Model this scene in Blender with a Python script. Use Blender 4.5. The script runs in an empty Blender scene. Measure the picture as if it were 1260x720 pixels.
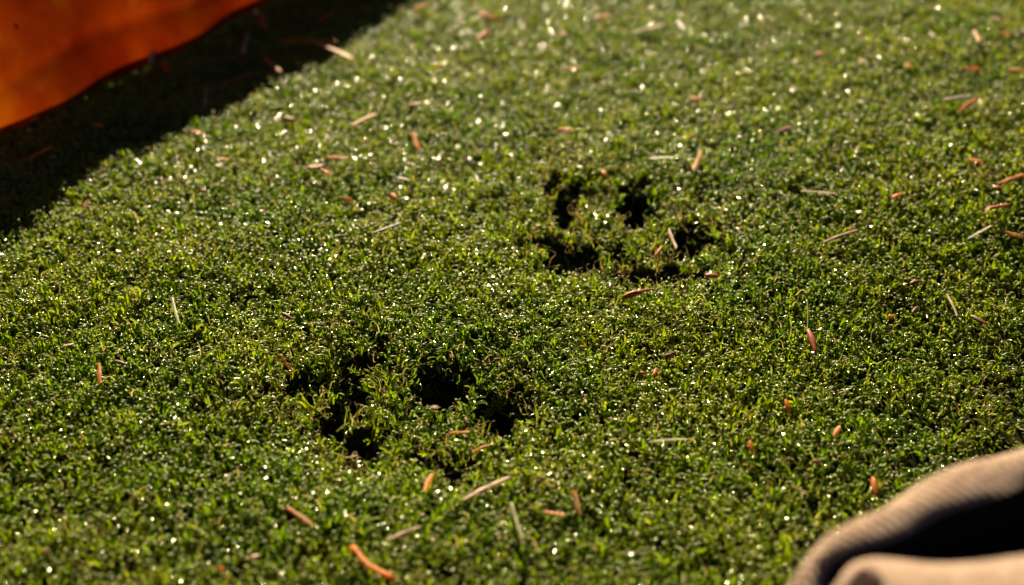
import bpy, bmesh, math, random
import numpy as np
from mathutils import Vector, Matrix, noise

SC = bpy.context.scene
COL = SC.collection
random.seed(7)
RNG = np.random.default_rng(11)

# ------------------------------------------------------------------ camera
PITCH = math.radians(32.0)
FPX = 1624.0                      # focal length in photograph pixels (1260 wide)
DIST = 0.515                      # metres to the middle of the picture
S_, C_ = math.sin(PITCH), math.cos(PITCH)
H = DIST * S_
cam_d = bpy.data.cameras.new('camera')
cam = bpy.data.objects.new('camera', cam_d)
COL.objects.link(cam)
cam.location = (0, 0, H)
cam.rotation_euler = (math.radians(90) - PITCH, 0, 0)
cam_d.sensor_width = 36.0
cam_d.lens = FPX / 1260 * 36.0
cam_d.clip_start = 0.01
cam_d.clip_end = 500
cam_d.dof.use_dof = True
cam_d.dof.focus_distance = 0.492
cam_d.dof.aperture_fstop = 6.4
SC.camera = cam

# ------------------------------------------------------------------ light
SUN_ELEV = math.radians(27)
sx, sy = -0.10, 0.995             # horizontal direction towards the sun
world = bpy.data.worlds.new('World')
SC.world = world
world.use_nodes = True
wn = world.node_tree.nodes
bg = wn['Background']
sky = wn.new('ShaderNodeTexSky')
sky.sky_type = 'NISHITA'
sky.sun_disc = False
sky.sun_elevation = SUN_ELEV
sky.sun_rotation = math.atan2(sx, sy)
sky.altitude = 3000
sky.air_density = 0.2
sky.dust_density = 0.1
sky.ozone_density = 0.0
world.node_tree.links.new(sky.outputs[0], bg.inputs[0])
bg.inputs[1].default_value = 0.05
sun_d = bpy.data.lights.new('sun', 'SUN')
sun_d.energy = 5.0
sun_d.angle = math.radians(0.53)
sun_d.color = (1.0, 0.84, 0.56)
sun = bpy.data.objects.new('sun', sun_d)
COL.objects.link(sun)
to_sun = Vector((sx * math.cos(SUN_ELEV), sy * math.cos(SUN_ELEV), math.sin(SUN_ELEV)))
sun.rotation_euler = to_sun.to_track_quat('Z', 'Y').to_euler()
sun.location = to_sun * 3
SC.view_settings.view_transform = 'Standard'
SC.view_settings.look = 'None'
SC.view_settings.exposure = 1.65
SC.view_settings.gamma = 1.0

# ------------------------------------------------------------------ helpers
def at(px, py, z=0.0):
    """ground point (height z) seen at a pixel of the photograph; also metres per pixel there"""
    u = (px - 630) / FPX
    v = (py - 360) / FPX
    d = (H - z) / (S_ + v * C_)
    return Vector((u * d, d * (C_ - v * S_), z)), d / FPX

def tag(o, label=None, cat=None, group=None, kind=None):
    if label: o['label'] = label
    if cat: o['category'] = cat
    if group: o['group'] = group
    if kind: o['kind'] = kind
    return o

def mesh_obj(name, verts, faces, mats, parent=None, smooth=True, link=True):
    me = bpy.data.meshes.new(name)
    me.from_pydata([tuple(v) for v in verts], [], faces)
    for m in (mats if isinstance(mats, (list, tuple)) else [mats]):
        me.materials.append(m)
    if smooth:
        me.polygons.foreach_set('use_smooth', [True] * len(me.polygons))
    me.update()
    o = bpy.data.objects.new(name, me)
    if link: COL.objects.link(o)
    if parent: o.parent = parent
    return o

class NT:
    def __init__(self, name):
        self.m = bpy.data.materials.new(name)
        self.m.use_nodes = True
        self.t = self.m.node_tree
        self.t.nodes.clear()
        self.out = self.n('ShaderNodeOutputMaterial')
    def n(self, typ, **kw):
        x = self.t.nodes.new(typ)
        for k, v in kw.items():
            if k.startswith('i_'):
                x.inputs[k[2:].replace('_', ' ')].default_value = v
            else:
                setattr(x, k, v)
        return x
    def l(self, a, b): self.t.links.new(a, b)
    def ramp(self, fac, stops):
        r = self.n('ShaderNodeValToRGB')
        e = r.color_ramp.elements
        while len(e) < len(stops): e.new(0.5)
        for q, (p, c) in zip(e, stops):
            q.position = p; q.color = (*c, 1)
        self.l(fac, r.inputs[0])
        return r.outputs[0]
    def mix(self, fac, a, b, blend='MIX'):
        x = self.n('ShaderNodeMix', data_type='RGBA', blend_type=blend)
        for s, v in ((0, fac), (6, a), (7, b)):
            if isinstance(v, (int, float)): x.inputs[s].default_value = v
            elif isinstance(v, tuple): x.inputs[s].default_value = (*v, 1)
            else: self.l(v, x.inputs[s])
        return x.outputs[2]

# ------------------------------------------------------------------ materials
def mat_grass():
    t = NT('turf_blades')
    geo = t.n('ShaderNodeNewGeometry')
    att = t.n('ShaderNodeAttribute', attribute_name='tint')
    pos = t.n('ShaderNodeAttribute', attribute_name='along')
    oi = t.n('ShaderNodeObjectInfo')
    sep = t.n('ShaderNodeSeparateColor')
    t.l(att.outputs['Color'], sep.inputs[0])
    green = t.ramp(sep.outputs[0], [(0.0, (0.058, 0.106, 0.002)), (0.45, (0.118, 0.180, 0.002)),
                                    (0.8, (0.190, 0.250, 0.003)), (1.0, (0.255, 0.285, 0.012))])
    n1 = t.n('ShaderNodeTexNoise', i_Scale=14.0, i_Detail=3.0)
    t.l(geo.outputs['Position'], n1.inputs['Vector'])
    patch = t.ramp(n1.outputs['Fac'], [(0.38, (0.68, 0.84, 0.9)), (0.62, (1.26, 1.12, 1.0))])
    c = t.mix(0.8, green, patch, 'MULTIPLY')
    v = t.ramp(oi.outputs['Random'], [(0.0, (0.72, 0.80, 0.8)), (1.0, (1.2, 1.15, 1.05))])
    c = t.mix(1.0, c, v, 'MULTIPLY')
    n3 = t.n('ShaderNodeTexNoise', i_Scale=24.0, i_Detail=4.0)
    t.l(geo.outputs['Position'], n3.inputs['Vector'])
    add = t.n('ShaderNodeMath', operation='ADD'); t.l(n3.outputs['Fac'], add.inputs[0])
    rm = t.n('ShaderNodeMath', operation='MULTIPLY'); rm.inputs[1].default_value = 0.25
    t.l(oi.outputs['Random'], rm.inputs[0]); t.l(rm.outputs[0], add.inputs[1])
    br = t.n('ShaderNodeMapRange', i_From_Min=0.68, i_From_Max=0.86, i_To_Min=0.0, i_To_Max=0.38)
    t.l(add.outputs[0], br.inputs['Value'])
    c = t.mix(br.outputs[0], c, (0.19, 0.155, 0.05))
    # dry straw-coloured strands
    straw = t.ramp(sep.outputs[0], [(0.0, (0.11, 0.075, 0.035)), (1.0, (0.36, 0.29, 0.17))])
    c = t.mix(sep.outputs[1], c, straw)
    # worn pale cut end of each blade
    tip = t.n('ShaderNodeMapRange', i_From_Min=0.86, i_From_Max=1.0)
    t.l(pos.outputs['Fac'], tip.inputs['Value'])
    tm = t.n('ShaderNodeMath', operation='MULTIPLY'); tm.inputs[1].default_value = 0.45
    t.l(tip.outputs[0], tm.inputs[0])
    c = t.mix(tm.outputs[0], c, (0.30, 0.29, 0.14))
    b = t.n('ShaderNodeBsdfPrincipled', i_IOR=1.5)
    ro = t.n('ShaderNodeMapRange', i_From_Min=0.30, i_From_Max=0.40, i_To_Min=0.13, i_To_Max=0.40)
    t.l(sep.outputs[2], ro.inputs['Value']); t.l(ro.outputs[0], b.inputs['Roughness'])
    sl = t.n('ShaderNodeMapRange', i_From_Min=0.3, i_From_Max=0.5, i_To_Min=0.6, i_To_Max=0.26)
    t.l(sep.outputs[2], sl.inputs['Value']); t.l(sl.outputs[0], b.inputs['Specular IOR Level'])
    b.inputs['Specular Tint'].default_value = (1.0, 0.96, 0.58, 1)
    t.l(c, b.inputs['Base Color'])
    fn = t.n('ShaderNodeTexNoise', i_Scale=1800.0, i_Detail=1.0)
    t.l(geo.outputs['Position'], fn.inputs['Vector'])
    bp = t.n('ShaderNodeBump', i_Strength=0.05, i_Distance=0.0002)
    t.l(fn.outputs['Fac'], bp.inputs['Height'])
    t.l(bp.outputs[0], b.inputs['Normal'])
    tr = t.n('ShaderNodeBsdfTranslucent')
    tc = t.mix(1.0, c, (1.9, 1.9, 0.7), 'MULTIPLY')
    t.l(tc, tr.inputs['Color'])
    ms = t.n('ShaderNodeMixShader'); ms.inputs[0].default_value = 0.4
    t.l(b.outputs[0], ms.inputs[1]); t.l(tr.outputs[0], ms.inputs[2])
    t.l(ms.outputs[0], t.out.inputs['Surface'])
    return t.m

def mat_soil():
    t = NT('soil_and_thatch')
    geo = t.n('ShaderNodeNewGeometry')
    n1 = t.n('ShaderNodeTexNoise', i_Scale=420.0, i_Detail=6.0)
    t.l(geo.outputs['Position'], n1.inputs['Vector'])
    c = t.ramp(n1.outputs['Fac'], [(0.3, (0.008, 0.008, 0.004)), (0.55, (0.018, 0.022, 0.007)), (0.75, (0.05, 0.04, 0.02))])
    b = t.n('ShaderNodeBsdfPrincipled', i_Roughness=1.0)
    b.inputs['Specular IOR Level'].default_value = 0.0
    t.l(c, b.inputs['Base Color'])
    bp = t.n('ShaderNodeBump', i_Strength=0.8, i_Distance=0.001)
    t.l(n1.outputs['Fac'], bp.inputs['Height']); t.l(bp.outputs[0], b.inputs['Normal'])
    t.l(b.outputs[0], t.out.inputs['Surface'])
    return t.m

def mat_litter(name, ca, cb, trans=0.15, rough=0.5):
    t = NT(name)
    tc = t.n('ShaderNodeTexCoord')
    mp = t.n('ShaderNodeMapping'); mp.inputs['Scale'].default_value = (120, 1400, 1400)
    t.l(tc.outputs['Object'], mp.inputs[0])
    n1 = t.n('ShaderNodeTexNoise', i_Scale=1.0, i_Detail=4.0)
    t.l(mp.outputs[0], n1.inputs['Vector'])
    n2 = t.n('ShaderNodeTexNoise', i_Scale=260.0, i_Detail=3.0)
    t.l(tc.outputs['Object'], n2.inputs['Vector'])
    c = t.ramp(n1.outputs['Fac'], [(0.32, ca), (0.68, cb)])
    dk = t.ramp(n2.outputs['Fac'], [(0.36, (0.35, 0.27, 0.20)), (0.5, (1, 1, 1))])
    c = t.mix(0.7, c, dk, 'MULTIPLY')
    b = t.n('ShaderNodeBsdfPrincipled', i_Roughness=rough)
    b.inputs['Specular IOR Level'].default_value = 0.25
    t.l(c, b.inputs['Base Color'])
    bp = t.n('ShaderNodeBump', i_Strength=0.6, i_Distance=0.0003)
    t.l(n1.outputs['Fac'], bp.inputs['Height']); t.l(bp.outputs[0], b.inputs['Normal'])
    tr = t.n('ShaderNodeBsdfTranslucent'); t.l(c, tr.inputs['Color'])
    ms = t.n('ShaderNodeMixShader'); ms.inputs[0].default_value = trans
    t.l(b.outputs[0], ms.inputs[1]); t.l(tr.outputs[0], ms.inputs[2])
    t.l(ms.outputs[0], t.out.inputs['Surface'])
    return t.m

def mat_orange():
    t = NT('orange_fabric')
    tc = t.n('ShaderNodeTexCoord')
    n1 = t.n('ShaderNodeTexNoise', i_Scale=22.0, i_Detail=6.0)
    t.l(tc.outputs['Object'], n1.inputs['Vector'])
    c = t.ramp(n1.outputs['Fac'], [(0.36, (0.13, 0.009, 0.0003)), (0.52, (0.20, 0.022, 0.0006)), (0.64, (0.28, 0.050, 0.001))])
    wv = t.n('ShaderNodeTexNoise', i_Scale=1500.0, i_Detail=1.0)
    t.l(tc.outputs['Object'], wv.inputs['Vector'])
    bp = t.n('ShaderNodeBump', i_Strength=0.25, i_Distance=0.0003)
    t.l(wv.outputs['Fac'], bp.inputs['Height'])
    b = t.n('ShaderNodeBsdfPrincipled', i_Roughness=0.9)
    b.inputs['Specular IOR Level'].default_value = 0.1
    t.l(c, b.inputs['Base Color']); t.l(bp.outputs[0], b.inputs['Normal'])
    tr = t.n('ShaderNodeBsdfTranslucent'); t.l(c, tr.inputs['Color'])
    ms = t.n('ShaderNodeMixShader'); ms.inputs[0].default_value = 0.55
    t.l(b.outputs[0], ms.inputs[1]); t.l(tr.outputs[0], ms.inputs[2])
    t.l(ms.outputs[0], t.out.inputs['Surface'])
    return t.m

def mat_plain(name, ca, cb, scale, rough=0.85, bump=0.4, dist=0.0003, sheen=0.0):
    t = NT(name)
    tc = t.n('ShaderNodeTexCoord')
    n1 = t.n('ShaderNodeTexNoise', i_Scale=scale, i_Detail=5.0)
    t.l(tc.outputs['Object'], n1.inputs['Vector'])
    c = t.ramp(n1.outputs['Fac'], [(0.35, ca), (0.65, cb)])
    b = t.n('ShaderNodeBsdfPrincipled', i_Roughness=rough)
    b.inputs['Specular IOR Level'].default_value = 0.25
    b.inputs['Sheen Weight'].default_value = sheen
    t.l(c, b.inputs['Base Color'])
    bp = t.n('ShaderNodeBump', i_Strength=bump, i_Distance=dist)
    t.l(n1.outputs['Fac'], bp.inputs['Height']); t.l(bp.outputs[0], b.inputs['Normal'])
    t.l(b.outputs[0], t.out.inputs['Surface'])
    return t.m

M_GRASS = mat_grass()
M_SOIL = mat_soil()
M_ORANGE = mat_orange()
M_TAN = mat_plain('tan_ribbed_cloth', (0.215, 0.132, 0.083), (0.325, 0.21, 0.142), 300.0, sheen=0.3)
M_INNER_SHADE = mat_plain('painted_inner_shade', (0.004, 0.004, 0.004), (0.008, 0.007, 0.006), 300.0)  # shade inside the cuff opening, painted as a black colour
M_SPECK = mat_plain('dark_brown_speck', (0.02, 0.012, 0.006), (0.04, 0.02, 0.01), 400.0)  # dark brown of the small marks on the orange panel
LM = {
    'salmon': mat_litter('salmon_wood', (0.66, 0.29, 0.07), (0.90, 0.54, 0.22), 0.5),
    'orange': mat_litter('orange_bark', (0.60, 0.17, 0.008), (0.88, 0.34, 0.04), 0.5),
    'red':    mat_litter('dark_red_bark', (0.22, 0.030, 0.004), (0.50, 0.090, 0.012), 0.15),
    'brown':  mat_litter('brown_bark', (0.10, 0.045, 0.018), (0.30, 0.14, 0.06), 0.10),
    'tan':    mat_litter('tan_needle', (0.34, 0.22, 0.11), (0.62, 0.45, 0.27), 0.20),
    'pink':   mat_litter('pinkish_wood', (0.34, 0.18, 0.09), (0.60, 0.38, 0.22), 0.25),
    'pale':   mat_litter('pale_straw', (0.38, 0.34, 0.20), (0.62, 0.58, 0.40), 0.25),
    'olive':  mat_litter('olive_stalk', (0.18, 0.18, 0.07), (0.42, 0.40, 0.20), 0.25),
}

# ------------------------------------------------------------------ ground relief
WELLS = []   # cx, cy, ax, ay, cos, sin, depth
def well(px, py, hw, hh, depth, rot=0.0, edge=0.38):
    p, s = at(px, py)
    view = math.atan2(H, p.y)
    if depth > 0.006: hw *= 1.02; hh *= 1.05; depth *= 1.2
    WELLS.append((p.x, p.y, hw * s, hh * s / math.sin(view), math.cos(rot), math.sin(rot), depth, edge))
# nearer print
well(505, 497, 160, 78, 0.0052, edge=0.6)
well(447, 448, 17, 32, 0.013, -0.1)
well(418, 470, 14, 20, 0.007)
well(541, 455, 32, 20, 0.013, 0.1)
well(618, 489, 27, 24, 0.013, 0.2)
well(374, 462, 13, 16, 0.008)
well(402, 502, 17, 17, 0.0095, 0.2)
well(446, 528, 33, 19, 0.010)
well(516, 545, 22, 12, 0.007)
well(566, 560, 30, 13, 0.009, 0.1)
# farther print
well(762, 275, 132, 66, 0.0046, edge=0.6)
well(698, 237, 17, 25, 0.016)
well(727, 222, 9, 10, 0.007)
well(784, 237, 20, 21, 0.016, 0.0)
well(850, 282, 31, 17, 0.013, 0.1)
well(662, 286, 17, 10, 0.008)
well(707, 297, 30, 16, 0.0095)
well(655, 312, 14, 8, 0.006)
well(775, 320, 22, 13, 0.007)
well(827, 322, 14, 12, 0.010)
well(866, 322, 10, 9, 0.009)
well(760, 290, 18, 8, 0.006)
# small scattered gaps in the sward
for (gx, gy) in [(183, 583), (1120, 50), (735, 640), (545, 693), (450, 255), (1125, 342), (925, 508), (540, 700), (640, 535), (710, 560), (830, 118), (875, 225), (800, 420), (60, 620), (1095, 300)]:
    well(gx, gy, 9, 7, 0.005)

def fbm(x, y, f, seed):
    """cheap smooth pseudo noise from summed rotated sines, works on arrays"""
    r = np.random.default_rng(seed)
    out = np.zeros_like(x)
    for k in range(7):
        a = r.uniform(0, 2 * math.pi); w = f * r.uniform(0.6, 1.6); ph = r.uniform(0, 6.28)
        out += np.sin((x * math.cos(a) + y * math.sin(a)) * w + ph)
    return out / 7 * 1.9

def relief(x, y):
    x = np.asarray(x, float); y = np.asarray(y, float)
    # edges of the prints are ragged: warp the coordinates a little
    wx = x + 0.0022 * fbm(x, y, 420, 1); wy = y + 0.0026 * fbm(x, y, 420, 2)
    z = 0.0016 * fbm(x, y, 26, 3) + 0.0011 * fbm(x, y, 95, 4) + 0.0008 * fbm(x, y, 330, 5)
    z = z + 0.016 * (1 / (1 + np.exp(-(x - 0.15) / 0.03))) * np.tanh((y - 0.47) / 0.07)
    for (cx, cy, ax, ay, c, s, d, e) in WELLS:
        dx, dy = wx - cx, wy - cy
        u = (dx * c + dy * s) / ax; v = (-dx * s + dy * c) / ay
        r = np.sqrt(u * u + v * v)
        t = np.clip((1 + e - r) / (2 * e), 0, 1)
        z = z - d * t * t * (3 - 2 * t)
        if d > 0.009:                               # turf pushed up round a deep hole
            z = z + 0.0012 * np.exp(-((r - 1.55) / 0.3) ** 2)
    return np.maximum(z, -0.021)
TIP = 0.0066
def gz(x, y): return float(relief(np.array([x]), np.array([y]))[0])

# ground sheet: fine near the prints, coarse far away
def axis(fine0, fine1, step, far):
    a = list(np.arange(fine0, fine1, step))
    lo, hi, d = a[0], a[-1], step
    while hi < far: d *= 1.35; hi += d; a.append(hi)
    d = step
    while lo > -far: d *= 1.35; lo -= d; a.insert(0, lo)
    return np.array(a)
gx_ = axis(-0.42, 0.42, 0.0021, 300); gy_ = axis(0.16, 1.0, 0.0021, 300)
GX, GY = np.meshgrid(gx_, gy_)
near = np.exp(-np.maximum(np.hypot(GX, GY - 0.6) - 0.8, 0) / 0.5)
GZ = relief(GX, GY) * near - TIP
nx, ny = len(gx_), len(gy_)
verts = np.stack([GX.ravel(), GY.ravel(), GZ.ravel()], 1)
ii = (np.arange(ny - 1)[:, None] * nx + np.arange(nx - 1)[None]).ravel()
quads = np.stack([ii, ii + 1, ii + nx + 1, ii + nx], 1)
me = bpy.data.meshes.new('ground')
me.vertices.add(len(verts)); me.vertices.foreach_set('co', verts.ravel())
me.loops.add(quads.size); me.loops.foreach_set('vertex_index', quads.ravel())
me.polygons.add(len(quads)); me.polygons.foreach_set('loop_start', np.arange(len(quads)) * 4)
me.polygons.foreach_set('loop_total', np.full(len(quads), 4))
me.polygons.foreach_set('use_smooth', np.ones(len(quads), bool))
me.update(calc_edges=True); me.validate()
me.materials.append(M_SOIL)
ground = bpy.data.objects.new('ground', me); COL.objects.link(ground)
tag(ground, 'dark soil under the short turf, dented by two paw prints', None, None, 'structure')

# ------------------------------------------------------------------ turf
src = bpy.data.collections.new('turf_tufts')        # sources of the grass, not linked to the scene
RS = 5
def blade(r, V, F, T, A, root, straw, torn=False, dir0=None):
    L = r.uniform(0.0074, 0.0094) * (1.1 if straw else 1.0)
    w = r.uniform(0.00035, 0.00059) * (0.6 if straw else 1.0)
    if torn: L *= r.uniform(0.8, 1.25); w *= 0.55
    az = r.uniform(0, 2 * math.pi) if dir0 is None or r.uniform() < 0.2 else dir0 + r.normal(0, 0.5)
    tilt = abs(r.normal(0, 0.18))
    bend = r.uniform(1.7, 4.0); baz = az + r.normal(0, 0.8)
    tw = r.normal(0, 0.35); dtw = r.normal(0, 0.6)
    shine = r.uniform(); glossy = shine < 0.30 and not straw and not torn; arch = 0.12 if glossy else 0.6
    if glossy: w *= 0.62; bend = r.normal(1.60, 0.4); arch = 0.10; tw *= 0.5; dtw *= 0.15
    cr = 0.0 if glossy else r.uniform(0.2, 0.75) * (1.3 if torn else 1); cf = r.uniform(5, 10); n = 10; p = np.array(root, float); base = len(V)
    tint = r.beta(2.0, 2.2); wig = r.uniform(-0.9, 0.9)
    for i in range(n + 1):
        s = i / n
        ang = tilt + (bend * min(1, s / 0.76) ** 3.2 if glossy else bend * s ** 3.8 + cr * 0.8 * math.sin(s * cf * 1.3 + wig * 4))
        a = az + (baz - az) * s + wig * math.sin(s * 5) + cr * math.sin(s * cf + wig * 7)
        d = np.array([math.sin(ang) * math.cos(a), math.sin(ang) * math.sin(a), math.cos(ang)])
        side = np.array([-math.sin(a), math.cos(a), 0.0]); up = np.cross(d, side)
        q = tw + dtw * s
        sd = side * math.cos(q) + up * math.sin(q); nn = -side * math.sin(q) + up * math.cos(q)
        ww = w * (0.95 + 0.12 * math.sin(s * 11 + wig * 9)) * (1 - 0.18 * s ** 8)
        for k in range(RS):                           # gutter shaped leaf, convex side out
            qq = math.pi * k / (RS - 1)
            V.append(p + sd * ww * math.cos(qq) + nn * ww * arch * math.sin(qq))
            T.append((tint, 1.0 if straw else 0.0, shine, 1)); A.append(s)
        if i < n:
            b = base + RS * i
            for k in range(RS - 1): F.append((b + k, b + k + 1, b + RS + k + 1, b + RS + k))
        p = p + d * L / n
NV, NT_ = 64, 12
for k in range(NV + NT_):
    r = np.random.default_rng(100 + k)
    V, F, T, A = [], [], [], []
    torn = k >= NV
    nb = 4 if torn else int(r.integers(5, 8)); a0 = r.uniform(0, 6.283)
    for j in range(nb):
        aa = a0 + j * 6.283 / nb + r.normal(0, 0.35); rr = 0.0009 * math.sqrt(r.uniform(0.1, 1)) * (1.8 if torn else 1)
        blade(r, V, F, T, A, (rr * math.cos(aa), rr * math.sin(aa), -0.0004), r.uniform() < (0.62 if torn else 0.07), torn, aa)
    o = mesh_obj('turf_tuft', V, F, M_GRASS, link=False)
    ca = o.data.attributes.new('tint', 'FLOAT_COLOR', 'POINT'); ca.data.foreach_set('color', np.array(T, float).ravel())
    fa = o.data.attributes.new('along', 'FLOAT', 'POINT'); fa.data.foreach_set('value', np.array(A, float))
    src.objects.link(o)

sp = 0.0035
px_, py_ = np.meshgrid(np.arange(-0.62, 0.62, sp), np.arange(0.12, 1.25, sp))
px_[::2] += sp / 2
px_ = (px_ + RNG.uniform(-.36, .36, px_.shape) * sp).ravel(); py_ = (py_ + RNG.uniform(-.36, .36, py_.shape) * sp).ravel()
keep = np.abs(px_) < 0.17 + 0.40 * py_
px_, py_ = px_[keep], py_[keep]
pz_ = relief(px_, py_)
e = 0.001
nxv = -(relief(px_ + e, py_) - relief(px_ - e, py_)) / (2 * e); nyv = -(relief(px_, py_ + e) - relief(px_, py_ - e)) / (2 * e)
tiltx = np.clip(nxv * 0.45, -0.8, 0.8) + RNG.normal(0, .10, px_.shape); tilty = np.clip(nyv * 0.45, -0.8, 0.8) - 0.16 + RNG.normal(0, .10, px_.shape)
deep = np.clip((-pz_ - 0.006) / 0.006, 0, 1)
keep = RNG.uniform(size=px_.shape) > 0.05 + deep * 0.68      # thinner sward at the bottom of the holes
px_, py_, pz_, tiltx, tilty = (a[keep] for a in (px_, py_, pz_, tiltx, tilty))
N = len(px_)
pm = bpy.data.meshes.new('turf_grass')
pm.vertices.add(N)
pm.vertices.foreach_set('co', np.stack([px_, py_, pz_ - TIP], 1).ravel())
def addattr(name, typ, key, arr):
    a = pm.attributes.new(name, typ, 'POINT'); a.data.foreach_set(key, np.ascontiguousarray(arr).ravel())
# rotation: spin about z then lean
rot = np.stack([-tilty, tiltx, RNG.uniform(0, 6.283, N)], 1)
addattr('rot', 'FLOAT_VECTOR', 'vector', rot)
hs = np.clip(RNG.normal(0.88, 0.14, N) + 0.20 * fbm(px_, py_, 1100, 9), 0.45, 1.35) * (1 - 0.62 * np.clip((-pz_ - 0.005) / 0.006, 0, 1))
sc = np.stack([RNG.uniform(0.85, 1.1, N), RNG.uniform(0.85, 1.1, N), hs], 1)
addattr('scl', 'FLOAT_VECTOR', 'vector', sc)
pick = RNG.integers(0, NV, N)
near_print = np.zeros(N)
for (cx, cy, ax, ay, c, s, d, e) in WELLS:
    if d > 0.0065:
        r_ = np.hypot((px_ - cx) / (ax + .002), (py_ - cy) / (ay + .002)); near_print = np.maximum(near_print, np.exp(-((r_ - 0.9) / 0.45) ** 2))
    elif e == 0.6:
        r_ = np.hypot((px_ - cx) / ax, (py_ - cy) / ay); near_print = np.maximum(near_print, 0.35 * np.clip(1.4 - r_, 0, 1))
tornp = RNG.uniform(size=N) < near_print * 0.55 + 0.02
pick = np.where(tornp, NV + RNG.integers(0, NT_, N), pick)
addattr('pick', 'INT', 'value', pick.astype(np.int32))
turf = bpy.data.objects.new('turf_grass', pm); COL.objects.link(turf)
pm.materials.append(M_GRASS)
tag(turf, 'short curly green turf covering the ground with two paw prints in it', 'grass', None, 'stuff')
ng = bpy.data.node_groups.new('grow_turf', 'GeometryNodeTree')
ng.interface.new_socket('Geometry', in_out='INPUT', socket_type='NodeSocketGeometry')
ng.interface.new_socket('Geometry', in_out='OUTPUT', socket_type='NodeSocketGeometry')
gi = ng.nodes.new('NodeGroupInput'); go = ng.nodes.new('NodeGroupOutput')
ci = ng.nodes.new('GeometryNodeCollectionInfo'); ci.inputs['Collection'].default_value = src
ci.inputs['Separate Children'].default_value = True; ci.inputs['Reset Children'].default_value = True
ip = ng.nodes.new('GeometryNodeInstanceOnPoints'); ip.inputs['Pick Instance'].default_value = True
def named(nm, typ):
    a = ng.nodes.new('GeometryNodeInputNamedAttribute'); a.data_type = typ; a.inputs['Name'].default_value = nm
    return a.outputs['Attribute']
ng.links.new(gi.outputs[0], ip.inputs['Points']); ng.links.new(ci.outputs[0], ip.inputs['Instance'])
ng.links.new(named('pick', 'INT'), ip.inputs['Instance Index'])
er = ng.nodes.new('FunctionNodeEulerToRotation')
# lean * spin: build the lean rotation, then spin locally
sx_ = ng.nodes.new('ShaderNodeSeparateXYZ'); ng.links.new(named('rot', 'FLOAT_VECTOR'), sx_.inputs[0])
cz = ng.nodes.new('ShaderNodeCombineXYZ'); ng.links.new(sx_.outputs[2], cz.inputs[2])
cx = ng.nodes.new('ShaderNodeCombineXYZ'); ng.links.new(sx_.outputs[0], cx.inputs[0]); ng.links.new(sx_.outputs[1], cx.inputs[1])
ng.links.new(cx.outputs[0], er.inputs[0])
er2 = ng.nodes.new('FunctionNodeEulerToRotation'); ng.links.new(cz.outputs[0], er2.inputs[0])
rr_ = ng.nodes.new('FunctionNodeRotateRotation'); rr_.rotation_space = 'LOCAL'
ng.links.new(er.outputs[0], rr_.inputs[0]); ng.links.new(er2.outputs[0], rr_.inputs[1])
ng.links.new(rr_.outputs[0], ip.inputs['Rotation'])
ng.links.new(named('scl', 'FLOAT_VECTOR'), ip.inputs['Scale'])
ng.links.new(ip.outputs[0], go.inputs[0])
mod = turf.modifiers.new('grow_turf', 'NODES'); mod.node_group = ng

# ------------------------------------------------------------------ orange fabric, upper left
L0 = Vector((-0.2435, 0.583, 0)); LD = Vector((0.475, 0.88, 0)).normalized(); LN = Vector((LD.y, -LD.x, 0))
def panel_pt(s, t):
    """s along the foot (m), t = 0 at the foot .. 1 at the top edge"""
    hgt = 0.1235 * t
    back = 0.056 * t - 0.006 * math.sin(math.pi * min(t * 1.1, 1)) + 0.004
    wob = 0.0015 * math.sin(s * 17 + 1.0) + 0.0025 * math.sin(s * 61) 
    fold = 0.0011 * math.exp(-((t - 0.17 - 0.03 * math.sin(s * 22)) / 0.035) ** 2)      # crease above the hem
    wr = 0.0030 * math.sin(s * 45 + t * 9 + 2 * math.sin(s * 20)) * t * (1 - 0.3 * t)
    wr += 0.0009 * math.sin(s * 110 - t * 16) * math.exp(-((t - 0.35) / 0.2) ** 2)
    p = L0 + LD * s + LN * (-back + wob - fold + wr)
    p.z = hgt - 0.0035 + 0.001 * math.sin(s * 31) * (1 - t) * 0.6
    return p
def panel_grid(s0, s1, ns, t0, t1, nt_, off):
    V, F = [], []
    for i in range(ns + 1):
        for j in range(nt_ + 1):
            s = s0 + (s1 - s0) * i / ns; t = t0 + (t1 - t0) * j / nt_
            V.append(panel_pt(s, t) - LN * off)
    for i in range(ns):
        for j in range(nt_):
            a = i * (nt_ + 1) + j; F.append((a, a + nt_ + 1, a + nt_ + 2, a + 1))
    return V, F
tarp = bpy.data.objects.new('orange_fabric', None); COL.objects.link(tarp)
tag(tarp, 'orange fabric panel with creases standing on the turf in the upper left corner', 'fabric')
V, F = panel_grid(-0.42, 0.75, 420, 0.0, 1.0, 60, 0.0)
mesh_obj('panel', V, F, M_ORANGE, tarp)
V, F = panel_grid(-0.42, 0.75, 420, 0.0, 0.055, 6, 0.0016)
hem = mesh_obj('hem', V, F, M_ORANGE, tarp)
V, F = panel_grid(-0.42, 0.75, 420, 0.93, 1.0, 4, 0.0016)
mesh_obj('top_hem', V, F, M_ORANGE, tarp)
for (s_p, t_p, L_) in [(0.030, 0.36, 0.0035), (0.115, 0.50, 0.0028)]:
    c = panel_pt(s_p, t_p) + LN * 0.0006; V = []; F = []
    for i in range(7):
        a = i / 6
        for k in range(6):
            q = k / 6 * 6.283
            rr = 0.0009 * math.sin(math.pi * (0.1 + 0.8 * a))
            V.append(c + (LD * -0.35 + Vector((0, 0, 1))) * (a - .5) * L_ + LD * rr * math.cos(q) + LN * rr * 0.6 * math.sin(q))
    for i in range(6):
        for k in range(6): F.append((i * 6 + k, i * 6 + (k + 1) % 6, (i + 1) * 6 + (k + 1) % 6, (i + 1) * 6 + k))
    mesh_obj('dark_speck', V, F, M_SPECK, tarp)  # small dark mark set on the panel

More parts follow.
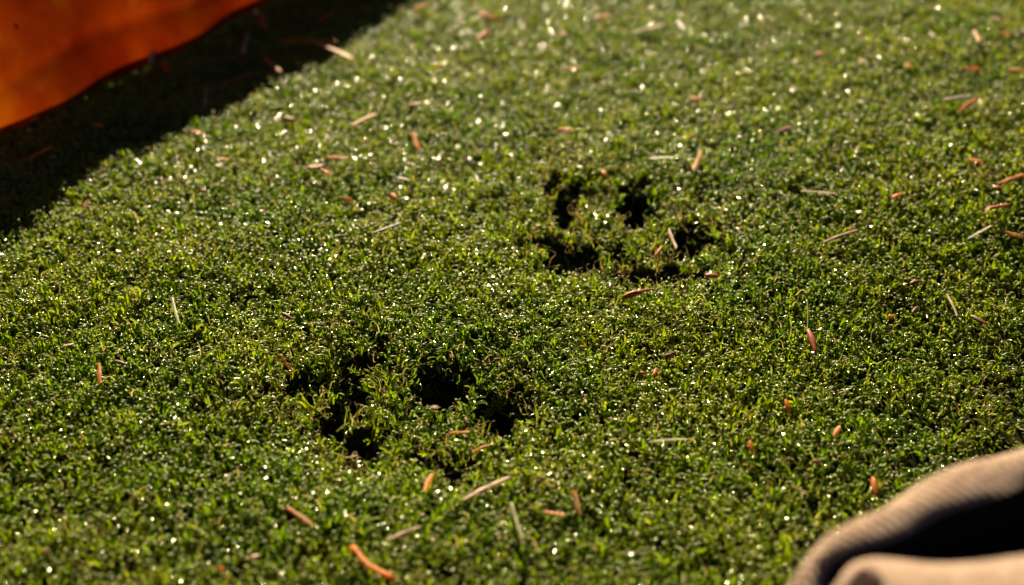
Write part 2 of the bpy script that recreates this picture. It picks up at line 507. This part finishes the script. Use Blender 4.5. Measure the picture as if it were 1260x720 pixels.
# ------------------------------------------------------------------ tan ribbed cuff, lower right
cuff = bpy.data.objects.new('cloth_cuff', None); COL.objects.link(cuff)
tag(cuff, 'tan ribbed cloth cuff with a black opening, blurred in the lower right corner', 'cloth')
def rim(px, py, h, w):
    h += 0.015; p, _ = at(px, py, h); return (p.x, p.y, h, w)
KEY = [rim(950, 850, 0.0490, 0.6), rim(1018, 719, 0.0508, 0.72), rim(1054, 687, 0.0512, 0.9), rim(1115, 662, 0.0500, 1.0), rim(1190, 632, 0.0490, 1.2), rim(1260, 606, 0.0480, 1.35),
       rim(1400, 560, 0.0470, 1.1), rim(1560, 540, 0.047, 1), rim(1640, 590, 0.051, 1), rim(1560, 660, 0.056, 1.6), rim(1400, 662, 0.059, 2.4),
       rim(1260, 665, 0.0585, 2.6), rim(1150, 675, 0.0565, 2.4), rim(1058, 677, 0.0545, 1.6), rim(1014, 712, 0.0535, 1.3), rim(975, 840, 0.051, 1.0)]
def catmull(K, t):
    n = len(K); i = int(t) % n; f = t - int(t)
    p = [np.array(K[(i + k - 1) % n]) for k in range(4)]
    return 0.5 * ((2 * p[1]) + (-p[0] + p[2]) * f + (2 * p[0] - 5 * p[1] + 4 * p[2] - p[3]) * f * f + (-p[0] + 3 * p[1] - 3 * p[2] + p[3]) * f ** 3)
NS = 1300
loop4 = np.array([catmull(KEY, i / NS * len(KEY)) for i in range(NS)]); loop = loop4[:, :3]; rw = loop4[:, 3]
dl = np.linalg.norm(np.roll(loop, -1, 0) - loop, axis=1); arc = np.concatenate([[0], np.cumsum(dl)[:-1]]); total = dl.sum()
tan_ = np.roll(loop, -6, 0) - np.roll(loop, 6, 0); tan_[:, 2] = 0; tan_ /= np.linalg.norm(tan_, axis=1)[:, None]
out = np.stack([-tan_[:, 1], tan_[:, 0]], 1)          # clockwise loop: outward is to the left of travel
for _ in range(40): out = (np.roll(out, 1, 0) + out * 2 + np.roll(out, -1, 0)) / 4
out /= np.linalg.norm(out, axis=1)[:, None]
PROF = [(0.0016, -0.0006), (0.0024, 0.0003), (0.0042, 0.0014), (0.0068, 0.0014), (0.0092, 0.0), (0.0110, -0.0028),
        (0.0120, -0.006), (0.0122, -0.010), (0.0125, -0.015), (0.0135, -0.021), (0.015, -0.028), (0.0165, -0.036), (0.0175, -0.044), (0.018, -0.054), (0.018, -0.064), (0.018, -0.080)]
nrib = round(total / 0.0028)
V, F = [], []
for i in range(NS):
    for j, (d, z) in enumerate(PROF):
        rib = 0.0009 * math.sin(2 * math.pi * nrib * (arc[i] + j * 0.0006) / total) * (1 if 1 < j else 0.3)
        wob = 0.0016 * math.sin(arc[i] * 70 + j * 0.4) * min(1, j / 8) + 0.0007 * math.sin(arc[i] * 190 + j)
        dd = d * rw[i] + rib + wob * (1 if rw[i] < 1.5 else 0.5)
        V.append((loop[i, 0] + out[i, 0] * dd, loop[i, 1] + out[i, 1] * dd, loop[i, 2] + z + rib * 0.8))
P = len(PROF)
for i in range(NS):
    for j in range(P - 1):
        a, b = i * P + j, ((i + 1) % NS) * P + j
        F.append((a, b, b + 1, a + 1))
mesh_obj('cuff', V, F, M_TAN, cuff)
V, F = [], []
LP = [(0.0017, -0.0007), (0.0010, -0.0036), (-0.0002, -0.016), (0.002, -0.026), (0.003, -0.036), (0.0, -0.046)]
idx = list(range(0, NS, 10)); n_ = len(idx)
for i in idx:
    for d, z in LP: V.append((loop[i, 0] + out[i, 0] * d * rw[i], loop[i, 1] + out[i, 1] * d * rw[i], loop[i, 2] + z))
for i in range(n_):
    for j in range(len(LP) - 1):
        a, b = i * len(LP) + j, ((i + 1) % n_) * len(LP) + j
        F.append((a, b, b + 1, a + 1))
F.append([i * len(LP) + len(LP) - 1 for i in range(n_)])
mesh_obj('shade_inner_wall', V, F, M_INNER_SHADE, cuff)  # inner wall coloured black in place of the shade in the hollow

# ------------------------------------------------------------------ litter
def litter(kind, name, x0, y0, x1, y1, wpx, col, label, cat=None, lift=0.0, group='dry litter scattered on the turf'):
    a, s = at(x0, y0, 0.001); b, _ = at(x1, y1, 0.001)
    w = wpx * s * 0.5 * ((0.74 if y0 > 300 else 0.92) if kind == 'stick' else 1.0)
    def height(p):
        return max(gz(p.x, p.y), -0.004)
    a.z = height(a) + 0.0014 + w * 0.6 + lift + (0.0016 if kind == 'chip' else 0); b.z = height(b) + 0.0014 + w * 0.6 + lift + (0.0016 if kind == 'chip' else 0)
    r = random.Random(int(x0 * 31 + y0 * 17))
    # nearly vertical marks lie along the view: tip them up a little as the blades hold them
    if kind in ('stick', 'husk') and abs(y1 - y0) > abs(x1 - x0) * 1.5:
        (a if y0 < y1 else b).z += 0.0012
    L = (b - a).length
    mid = (a + b) / 2
    if kind == 'bent':
        return bent(name, x0, y0, x1, y1, w, col, label, cat)
    V, F = [], []; R = 5 if kind == 'stick' else 7; n = 9
    flat = {'stick': 0.45, 'husk': 0.7, 'chip': 0.4}[kind]
    bow = r.uniform(-0.025, 0.025) * L; bow2 = r.uniform(0, 0.02) * L
    ph = r.uniform(0, 6)
    for i in range(n + 1):
        u = i / n
        if kind == 'stick': pr = 1 - 0.18 * abs(2 * u - 1) ** 3 + 0.12 * math.sin(u * 9 + ph) + 0.06 * math.sin(u * 23 + ph)
        elif kind == 'husk': pr = (math.sin(math.pi * (0.06 + 0.9 * u)) ** 0.7) * (1.1 - 0.3 * u)
        else: pr = min(1, 0.45 + 3.2 * u * r.uniform(0.8, 1.2), 0.4 + 3.0 * (1 - u) * r.uniform(0.8, 1.2))
        cy = bow * math.sin(math.pi * u); cz = bow2 * math.sin(math.pi * u)
        for k in range(R):
            q = k / R * 2 * math.pi + 0.3
            jag = 1 + r.uniform(-0.08, 0.08) + (r.uniform(-0.15, 0.1) if kind == 'chip' else 0)
            groove = 0.72 if (kind != 'chip' and k == 2) else 1.0
            xe = (u - 0.5) * L
            if i in (0, n) and kind != 'husk': xe += w * (1.3 if kind == 'stick' else 0.5) * math.sin(q + ph) * r.uniform(0.5, 1.2)
            V.append((xe, cy + w * pr * jag * math.cos(q), cz + w * flat * pr * jag * groove * math.sin(q)))
    for i in range(n):
        for k in range(R): F.append((i * R + k, i * R + (k + 1) % R, (i + 1) * R + (k + 1) % R, (i + 1) * R + k))
    F.append(list(range(R))[::-1]); F.append([n * R + k for k in range(R)])
    o = mesh_obj(name, V, F, LM[col], smooth=(kind == 'husk'))
    X = (b - a).normalized(); Z = Vector((0, 0, 1)); Y = Z.cross(X).normalized(); Z = X.cross(Y)
    roll = Matrix.Rotation(r.uniform(-0.6, 0.6), 4, 'X')
    M = Matrix((X, Y, Z)).transposed().to_4x4(); M.translation = mid
    o.matrix_world = M @ roll
    tag(o, label, cat or {'stick': 'twig', 'husk': 'husk', 'chip': 'bark chip'}[kind], group)
    return o

def bent_stick(name, pts, wpx, col, label, cat='twig'):
    P3 = []
    for (x, y) in pts:
        p, s = at(x, y, 0.001); p.z = gz(p.x, p.y) + 0.0012; P3.append(p)
    w = wpx * s / 2; c0 = sum(P3, Vector()) / len(P3)
    path = []
    for a, b in zip(P3[:-1], P3[1:]):
        for i in range(5): path.append(a.lerp(b, i / 5))
    path.append(P3[-1]); V = []; F = []; R = 7
    for i, p in enumerate(path):
        d = (path[min(i + 1, len(path) - 1)] - path[max(i - 1, 0)]).normalized(); s_ = d.cross(Vector((0, 0, 1))).normalized(); u = s_.cross(d)
        ww = w * (1 + 0.15 * math.sin(i * 1.7))
        for k in range(R):
            q = k / R * 6.283; V.append(p - c0 + s_ * ww * math.cos(q) + u * ww * 0.65 * math.sin(q))
    m_ = len(path)
    for i in range(m_ - 1):
        for k in range(R): F.append((i * R + k, i * R + (k + 1) % R, (i + 1) * R + (k + 1) % R, (i + 1) * R + k))
    F.append(list(range(R))[::-1]); F.append([(m_ - 1) * R + k for k in range(R)])
    o = mesh_obj(name, V, F, LM[col]); o.location = c0
    return tag(o, label, cat, 'dry litter scattered on the turf')

S, HK, CH = 'stick', 'husk', 'chip'
ITEMS = [
 # --- in the shade of the orange fabric
 (S, 'twig', 345, 49, 414, 52, 5, 'orange', 'long orange twig running from the black shade into the sun at the top'),
 (S, 'wood_splinter', 385, 51, 436, 73, 7, 'salmon', 'bright salmon splinter slanting down across the shadow edge at the top'),
 (S, 'twig', 326, 72, 345, 90, 6, 'orange', 'short orange twig poking out of the shadow edge left of the salmon splinter'),
 (S, 'twig', 305, 48, 299, 64, 5, 'tan', 'dim tan twig in the shade above the short orange twig'),
 (CH, 'bark_chip', 320, 23, 329, 41, 6, 'red', 'dim red chip in the shade nearest the top of the picture'),
 (S, 'twig', 299, 66, 254, 75, 3, 'brown', 'dim brown twig lying level in the middle of the shade'),
 (S, 'twig', 310, 91, 255, 110, 3, 'red', 'long thin reddish twig in the shade beside the sunlit edge'),
 (S, 'grass_stem', 253, 110, 252, 132, 4, 'olive', 'dim olive stem in the shade touching the long thin reddish twig'),
 (S, 'twig', 191, 64, 184, 80, 5, 'olive', 'dim olive twig just below the hem of the orange fabric'),
 (CH, 'bark_chip', 200, 82, 208, 97, 6, 'red', 'dim red chip in the shade right of the olive twig under the fabric'),
 (CH, 'bark_chip', 128, 104, 144, 106, 5, 'red', 'small dim red chip lying close to the fabric hem'),
 (CH, 'bark_chip', 163, 95, 170, 95, 5, 'tan', 'left one of two tiny tan specks side by side in the shade'),
 (CH, 'bark_chip', 175, 95, 181, 95, 5, 'tan', 'right one of two tiny tan specks side by side in the shade'),
 (S, 'twig', 38, 200, 64, 186, 6, 'orange', 'orange twig slanting up in the shade at the left edge'),
 (CH, 'bark_chip', 65, 165, 81, 165, 5, 'red', 'flat dim red chip above the orange twig slanting in the shade'),
 (S, 'twig', 91, 157, 140, 146, 3, 'brown', 'thin brown twig in the shade between two red chips and the sun'),
 (CH, 'bark_chip', 114, 162, 129, 163, 5, 'orange', 'small dim orange chip under the thin brown twig in the shade'),
 (CH, 'bark_chip', 39, 155, 49, 151, 6, 'orange', 'dim orange chip in the shade just below the fabric at far left'),
 (CH, 'bark_chip', 62, 203, 68, 198, 5, 'brown', 'tiny brown chip beside the lower end of the shaded orange twig'),
 (S, 'twig', 393, 28, 405, 19, 6, 'red', 'dim red twig in the black shade near the top edge'),
 # --- far, blurred band at the top
 (CH, 'bark_chip', 508, 17, 524, 12, 8, 'orange', 'blurred orange chip nearest the shadow at the top edge'),
 (CH, 'bark_chip', 588, 26, 614, 27, 8, 'orange', 'wide blurred orange chip at the top, right of the first orange one'),
 (CH, 'bark_chip', 588, 57, 601, 47, 8, 'orange', 'small pale orange chip directly below the wide blurred orange chip'),
 (CH, 'bark_chip', 733, 32, 751, 26, 9, 'salmon', 'blurred salmon chip at the top left of the bright long splinter'),
 (S, 'wood_splinter', 780, 44, 819, 36, 8, 'tan', 'bright yellowish splinter lying level at the top centre'),
 (CH, 'bark_chip', 688, 50, 697, 52, 7, 'salmon', 'faint pinkish chip below and left of the blurred salmon chip'),
 (CH, 'bark_chip', 697, 89, 711, 89, 8, 'orange', 'orange chip with bright spots at its sides in the upper middle'),
 (S, 'wood_splinter', 434, 156, 463, 142, 6, 'salmon', 'pale salmon splinter slanting up, right of the shadow edge'),
 (CH, 'bark_chip', 502, 135, 516, 136, 7, 'red', 'small red chip right of the pale slanting salmon splinter'),
 (S, 'wood_splinter', 507, 166, 514, 180, 6, 'orange', 'short upright orange splinter below the small red chip'),
 (CH, 'bark_chip', 686, 165, 705, 169, 7, 'orange', 'reddish orange chip above the left toe of the farther print'),
 (S, 'twig', 488, 221, 506, 225, 5, 'brown', 'dim brownish twig below the short upright orange splinter'),
 (S, 'straw_piece', 799, 198, 829, 201, 4, 'pale', 'pale level straw just above the farther print'),
 (HK, 'husk', 741, 208, 747, 214, 6, 'orange', 'tiny orange husk between the two upper holes of the farther print'),
 (CH, 'bark_chip', 849, 131, 862, 133, 7, 'orange', 'orange chip above and left of the pinkish chip in the upper right'),
 (S, 'wood_splinter', 957, 177, 973, 170, 7, 'pink', 'bright pinkish splinter in the middle of the upper right quarter'),
 (S, 'wood_splinter', 862, 198, 853, 215, 6, 'salmon', 'upright salmon splinter at the upper right of the farther print'),
 (CH, 'bark_chip', 1052, 105, 1064, 111, 8, 'pink', 'faint pink brown chip left of a small orange one, upper right'),
 (CH, 'bark_chip', 1107, 114, 1117, 119, 7, 'orange', 'small orange chip just right of the faint pink brown chip'),
 (S, 'wood_splinter', 1191, 77, 1197, 89, 6, 'salmon', 'upright salmon splinter near the top right corner'),
 (CH, 'bark_chip', 1163, 35, 1173, 37, 7, 'orange', 'dull orange chip highest up in the top right corner'),
 (CH, 'bark_chip', 1212, 64, 1224, 68, 9, 'pink', 'blurred pink chip beside a dark gap near the top right corner'),
 (CH, 'bark_chip', 1225, 79, 1236, 81, 8, 'salmon', 'blurred salmon chip just below the pink chip near the top right corner'),
 (CH, 'bark_chip', 1248, 78, 1258, 80, 9, 'pink', 'pink chip touching the right edge near the top'),
 (CH, 'bark_chip', 1180, 121, 1199, 122, 8, 'orange', 'broad reddish orange chip left of the bright one at the right edge'),
 (S, 'wood_splinter', 1233, 121, 1253, 124, 7, 'salmon', 'bright salmon splinter at the right edge beside the broad orange chip'),
 (S, 'straw_piece', 1154, 155, 1187, 152, 6, 'pale', 'greenish white straw touching a salmon splinter in the upper right'),
 (S, 'wood_splinter', 1175, 169, 1194, 157, 7, 'salmon', 'salmon splinter slanting up just right of the greenish white straw'),
 (CH, 'bark_chip', 1187, 224, 1203, 228, 8, 'orange', 'orange brown chip above the dark red chip at the right edge'),
 (CH, 'bark_chip', 971, 130, 980, 133, 6, 'brown', 'dull brown chip between the two pinkish pieces, upper right'),
 (CH, 'bark_chip', 1000, 89, 1012, 90, 7, 'orange', 'very faint orange chip in the blurred turf near the top'),
 # --- left, upper middle
 (CH, 'bark_chip', 348, 150, 364, 152, 7, 'red', 'red chip beside the shadow edge, alone in the upper left turf'),
 (CH, 'bark_chip', 236, 169, 249, 172, 7, 'orange', 'orange red chip lying right on the shadow edge'),
 (CH, 'bark_chip', 270, 203, 284, 204, 6, 'orange', 'small orange chip below the chip on the shadow edge'),
 (CH, 'bark_chip', 377, 213, 399, 210, 8, 'red', 'dark red chip, upper of a close pair left of centre'),
 (CH, 'bark_chip', 395, 215, 409, 221, 7, 'orange', 'orange chip, lower right of a close pair left of centre'),
 (S, 'wood_splinter', 403, 195, 428, 198, 6, 'salmon', 'salmon splinter just above the close pair of chips'),
 (HK, 'husk', 423, 245, 433, 247, 5, 'orange', 'tiny orange husk left of another in the upper middle turf'),
 (HK, 'husk', 481, 240, 489, 247, 7, 'orange', 'rounded pale orange husk above the long brownish twig'),
 (HK, 'husk', 246, 240, 254, 242, 6, 'red', 'tiny red husk below the shadow edge, left part'),
 (CH, 'bark_chip', 99, 262, 114, 258, 6, 'red', 'orange red chip close to the shadow corner at the left'),
 (S, 'twig', 458, 291, 494, 280, 4, 'brown', 'thin pinkish brown twig slanting up left of the farther print'),
 (S, 'grass_stem', 213, 374, 221, 402, 5, 'olive', 'yellowish olive stem standing in the left part of the turf'),
 (HK, 'husk', 347, 389, 361, 396, 6, 'brown', 'dark brown husk above and left of the nearer print'),
 (HK, 'husk', 141, 449, 159, 453, 5, 'brown', 'slim dark brown husk above the upright tan stub at left'),
 (S, 'twig', 124, 459, 125, 478, 7, 'orange', 'upright light orange stub at the left of the turf'),
 (S, 'wood_splinter', 346, 440, 359, 452, 5, 'salmon', 'small salmon splinter at the left rim of the nearer print'),
 (CH, 'bark_chip', 78, 434, 91, 430, 5, 'pink', 'small pale pink flake near the left edge'),
 # --- nearer print
 (S, 'twig', 531, 424, 548, 420, 4, 'brown', 'brown curled scrap above the middle hole of the nearer print'),
 (CH, 'bark_chip', 607, 441, 615, 440, 5, 'brown', 'small brown chip on the upper right rim of the nearer print'),
 (CH, 'pebble', 530, 498, 539, 498, 8, 'pink', 'small whitish pink grain in the middle of the nearer print'),
 (HK, 'husk', 572, 508, 575, 518, 6, 'brown', 'small upright brown husk right of the whitish grain'),
 (S, 'twig', 553, 523, 576, 522, 5, 'orange', 'level reddish twig in the nearer print below the brown husk'),
 (S, 'twig', 582, 547, 601, 541, 6, 'orange', 'reddish twig at the lower right hole of the nearer print'),
 (CH, 'bark_chip', 430, 562, 440, 558, 6, 'brown', 'brown chip at the lower rim of the nearer print'),
 # --- farther print and right of it
 (S, 'straw_piece', 823, 277, 833, 297, 4, 'tan', 'thin tan straw standing in the right hole of the farther print'),
 (HK, 'husk', 766, 363, 792, 358, 9, 'red', 'glossy red brown husk below the farther print'),
 (S, 'twig', 784, 353, 806, 351, 4, 'red', 'thin red twig lying behind the glossy red brown husk'),
 (HK, 'husk', 806, 308, 815, 298, 5, 'orange', 'small orange brown husk inside the farther print'),
 (HK, 'husk', 867, 338, 886, 339, 9, 'red', 'dark red husk at the lower right of the farther print'),
 (S, 'wood_splinter', 986, 246, 1028, 253, 5, 'pink', 'long thin pink splinter lying level right of the farther print'),
 (HK, 'husk', 1094, 259, 1107, 255, 8, 'orange', 'round orange red husk above the long tan stick'),
 (S, 'stick', 1013, 303, 1055, 290, 7, 'pink', 'light tan stick slanting up right of the farther print'),
 (HK, 'husk', 1217, 251, 1229, 254, 9, 'red', 'dark red husk at the left end of a salmon splinter, right edge'),
 (S, 'wood_splinter', 1227, 248, 1254, 240, 6, 'salmon', 'salmon splinter rising from the dark red husk at the right edge'),
 (S, 'twig', 1211, 276, 1236, 272, 7, 'red', 'red brown twig below the dark red husk near the right edge'),
 (S, 'straw_piece', 1191, 301, 1218, 290, 5, 'pale', 'whitish grey straw slanting up near the right edge'),
 (S, 'wood_splinter', 1237, 295, 1257, 298, 7, 'salmon', 'orange salmon splinter right of the whitish grey straw'),
 (HK, 'husk', 1120, 346, 1134, 342, 7, 'brown', 'brown husk beside a dark gap in the right part of the turf'),
 (S, 'straw_piece', 1166, 358, 1180, 380, 4, 'tan', 'thin tan straw slanting down in the right part of the turf'),
 (HK, 'husk', 1196, 380, 1217, 391, 7, 'brown', 'slim brown husk with a pale end right of the thin tan straw'),
 (HK, 'husk', 1124, 378, 1131, 369, 6, 'brown', 'small upright dark brown husk left of the thin tan straw'),
 (HK, 'husk', 1094, 380, 1101, 382, 6, 'orange', 'tiny orange husk left of the small upright dark brown husk'),
 (HK, 'husk', 994, 405, 1005, 428, 9, 'red', 'dark red spindle shaped husk under a thin grey stem'),
 (S, 'grass_stem', 993, 368, 994, 402, 3, 'olive', 'thin grey green stem above the dark red spindle shaped husk'),
 (HK, 'husk', 714, 425, 720, 427, 5, 'red', 'tiny red husk in the middle of the picture'),
 (HK, 'husk', 1196, 469, 1204, 471, 6, 'brown', 'tiny dark brown husk by itself low at the right'),
 # --- lower right
 (HK, 'husk', 805, 461, 808, 450, 7, 'red', 'upright dark red husk, right one of a pair in the lower middle'),
 (HK, 'husk', 788, 457, 795, 455, 6, 'red', 'small dark red husk, left one of a pair in the lower middle'),
 (CH, 'bark_chip', 817, 438, 831, 434, 8, 'brown', 'dark brown chip above the pair of dark red husks'),
 (HK, 'husk', 967, 490, 973, 502, 8, 'orange', 'oval orange brown husk in the lower right turf'),
 (HK, 'husk', 1034, 519, 1027, 531, 8, 'salmon', 'oval tan husk right of the orange brown oval one'),
 (HK, 'husk', 923, 540, 927, 551, 7, 'orange', 'small upright orange husk left of the lower right twigs'),
 (HK, 'husk', 1000, 558, 1014, 560, 6, 'brown', 'brown husk between pale blades in the lower right turf'),
 (S, 'twig', 978, 589, 993, 598, 7, 'brown', 'short brown twig slanting down in the lower right turf'),
 (HK, 'husk', 1075, 582, 1079, 600, 9, 'orange', 'upright orange tan husk just above the tan cloth cuff'),
 (S, 'stick', 801, 544, 846, 535, 6, 'pale', 'greyish white stick slanting slightly up right of the nearer print'),
 # --- bottom
 (S, 'wood_splinter', 524, 607, 532, 586, 9, 'orange', 'upright orange splinter below the nearer print'),
 (S, 'stick', 572, 620, 628, 592, 8, 'pink', 'long light brown stick slanting up below the nearer print'),
 (S, 'straw_piece', 629, 627, 643, 668, 6, 'olive', 'grey green straw slanting down at the bottom centre'),
 (S, 'wood_splinter', 669, 635, 694, 637, 8, 'salmon', 'level salmon splinter between the green straw and an upright one'),
 (S, 'wood_splinter', 706, 613, 713, 635, 8, 'salmon', 'upright salmon splinter at the bottom centre'),
 (S, 'wood_splinter', 478, 675, 518, 655, 8, 'pink', 'pale pinkish splinter slanting up at the bottom'),
 (S, 'wood_splinter', 354, 635, 385, 657, 8, 'salmon', 'salmon splinter slanting down in the lower left turf'),
 (HK, 'husk', 307, 694, 321, 689, 9, 'pink', 'rounded pink husk at the bottom left of the bent twig'),
 (HK, 'husk', 268, 705, 278, 706, 8, 'orange', 'small orange husk left of and below the rounded pink one'),
 (CH, 'bark_chip', 56, 690, 64, 688, 7, 'pink', 'pale flake near the lower left corner'),
]
for it in ITEMS:
    litter(*it)
bent_stick('twig', [(434, 678), (453, 703), (486, 719)], 8, 'orange', 'bent orange brown twig at the bottom edge left of centre')
print('tufts', N, 'litter', len(ITEMS) + 1)
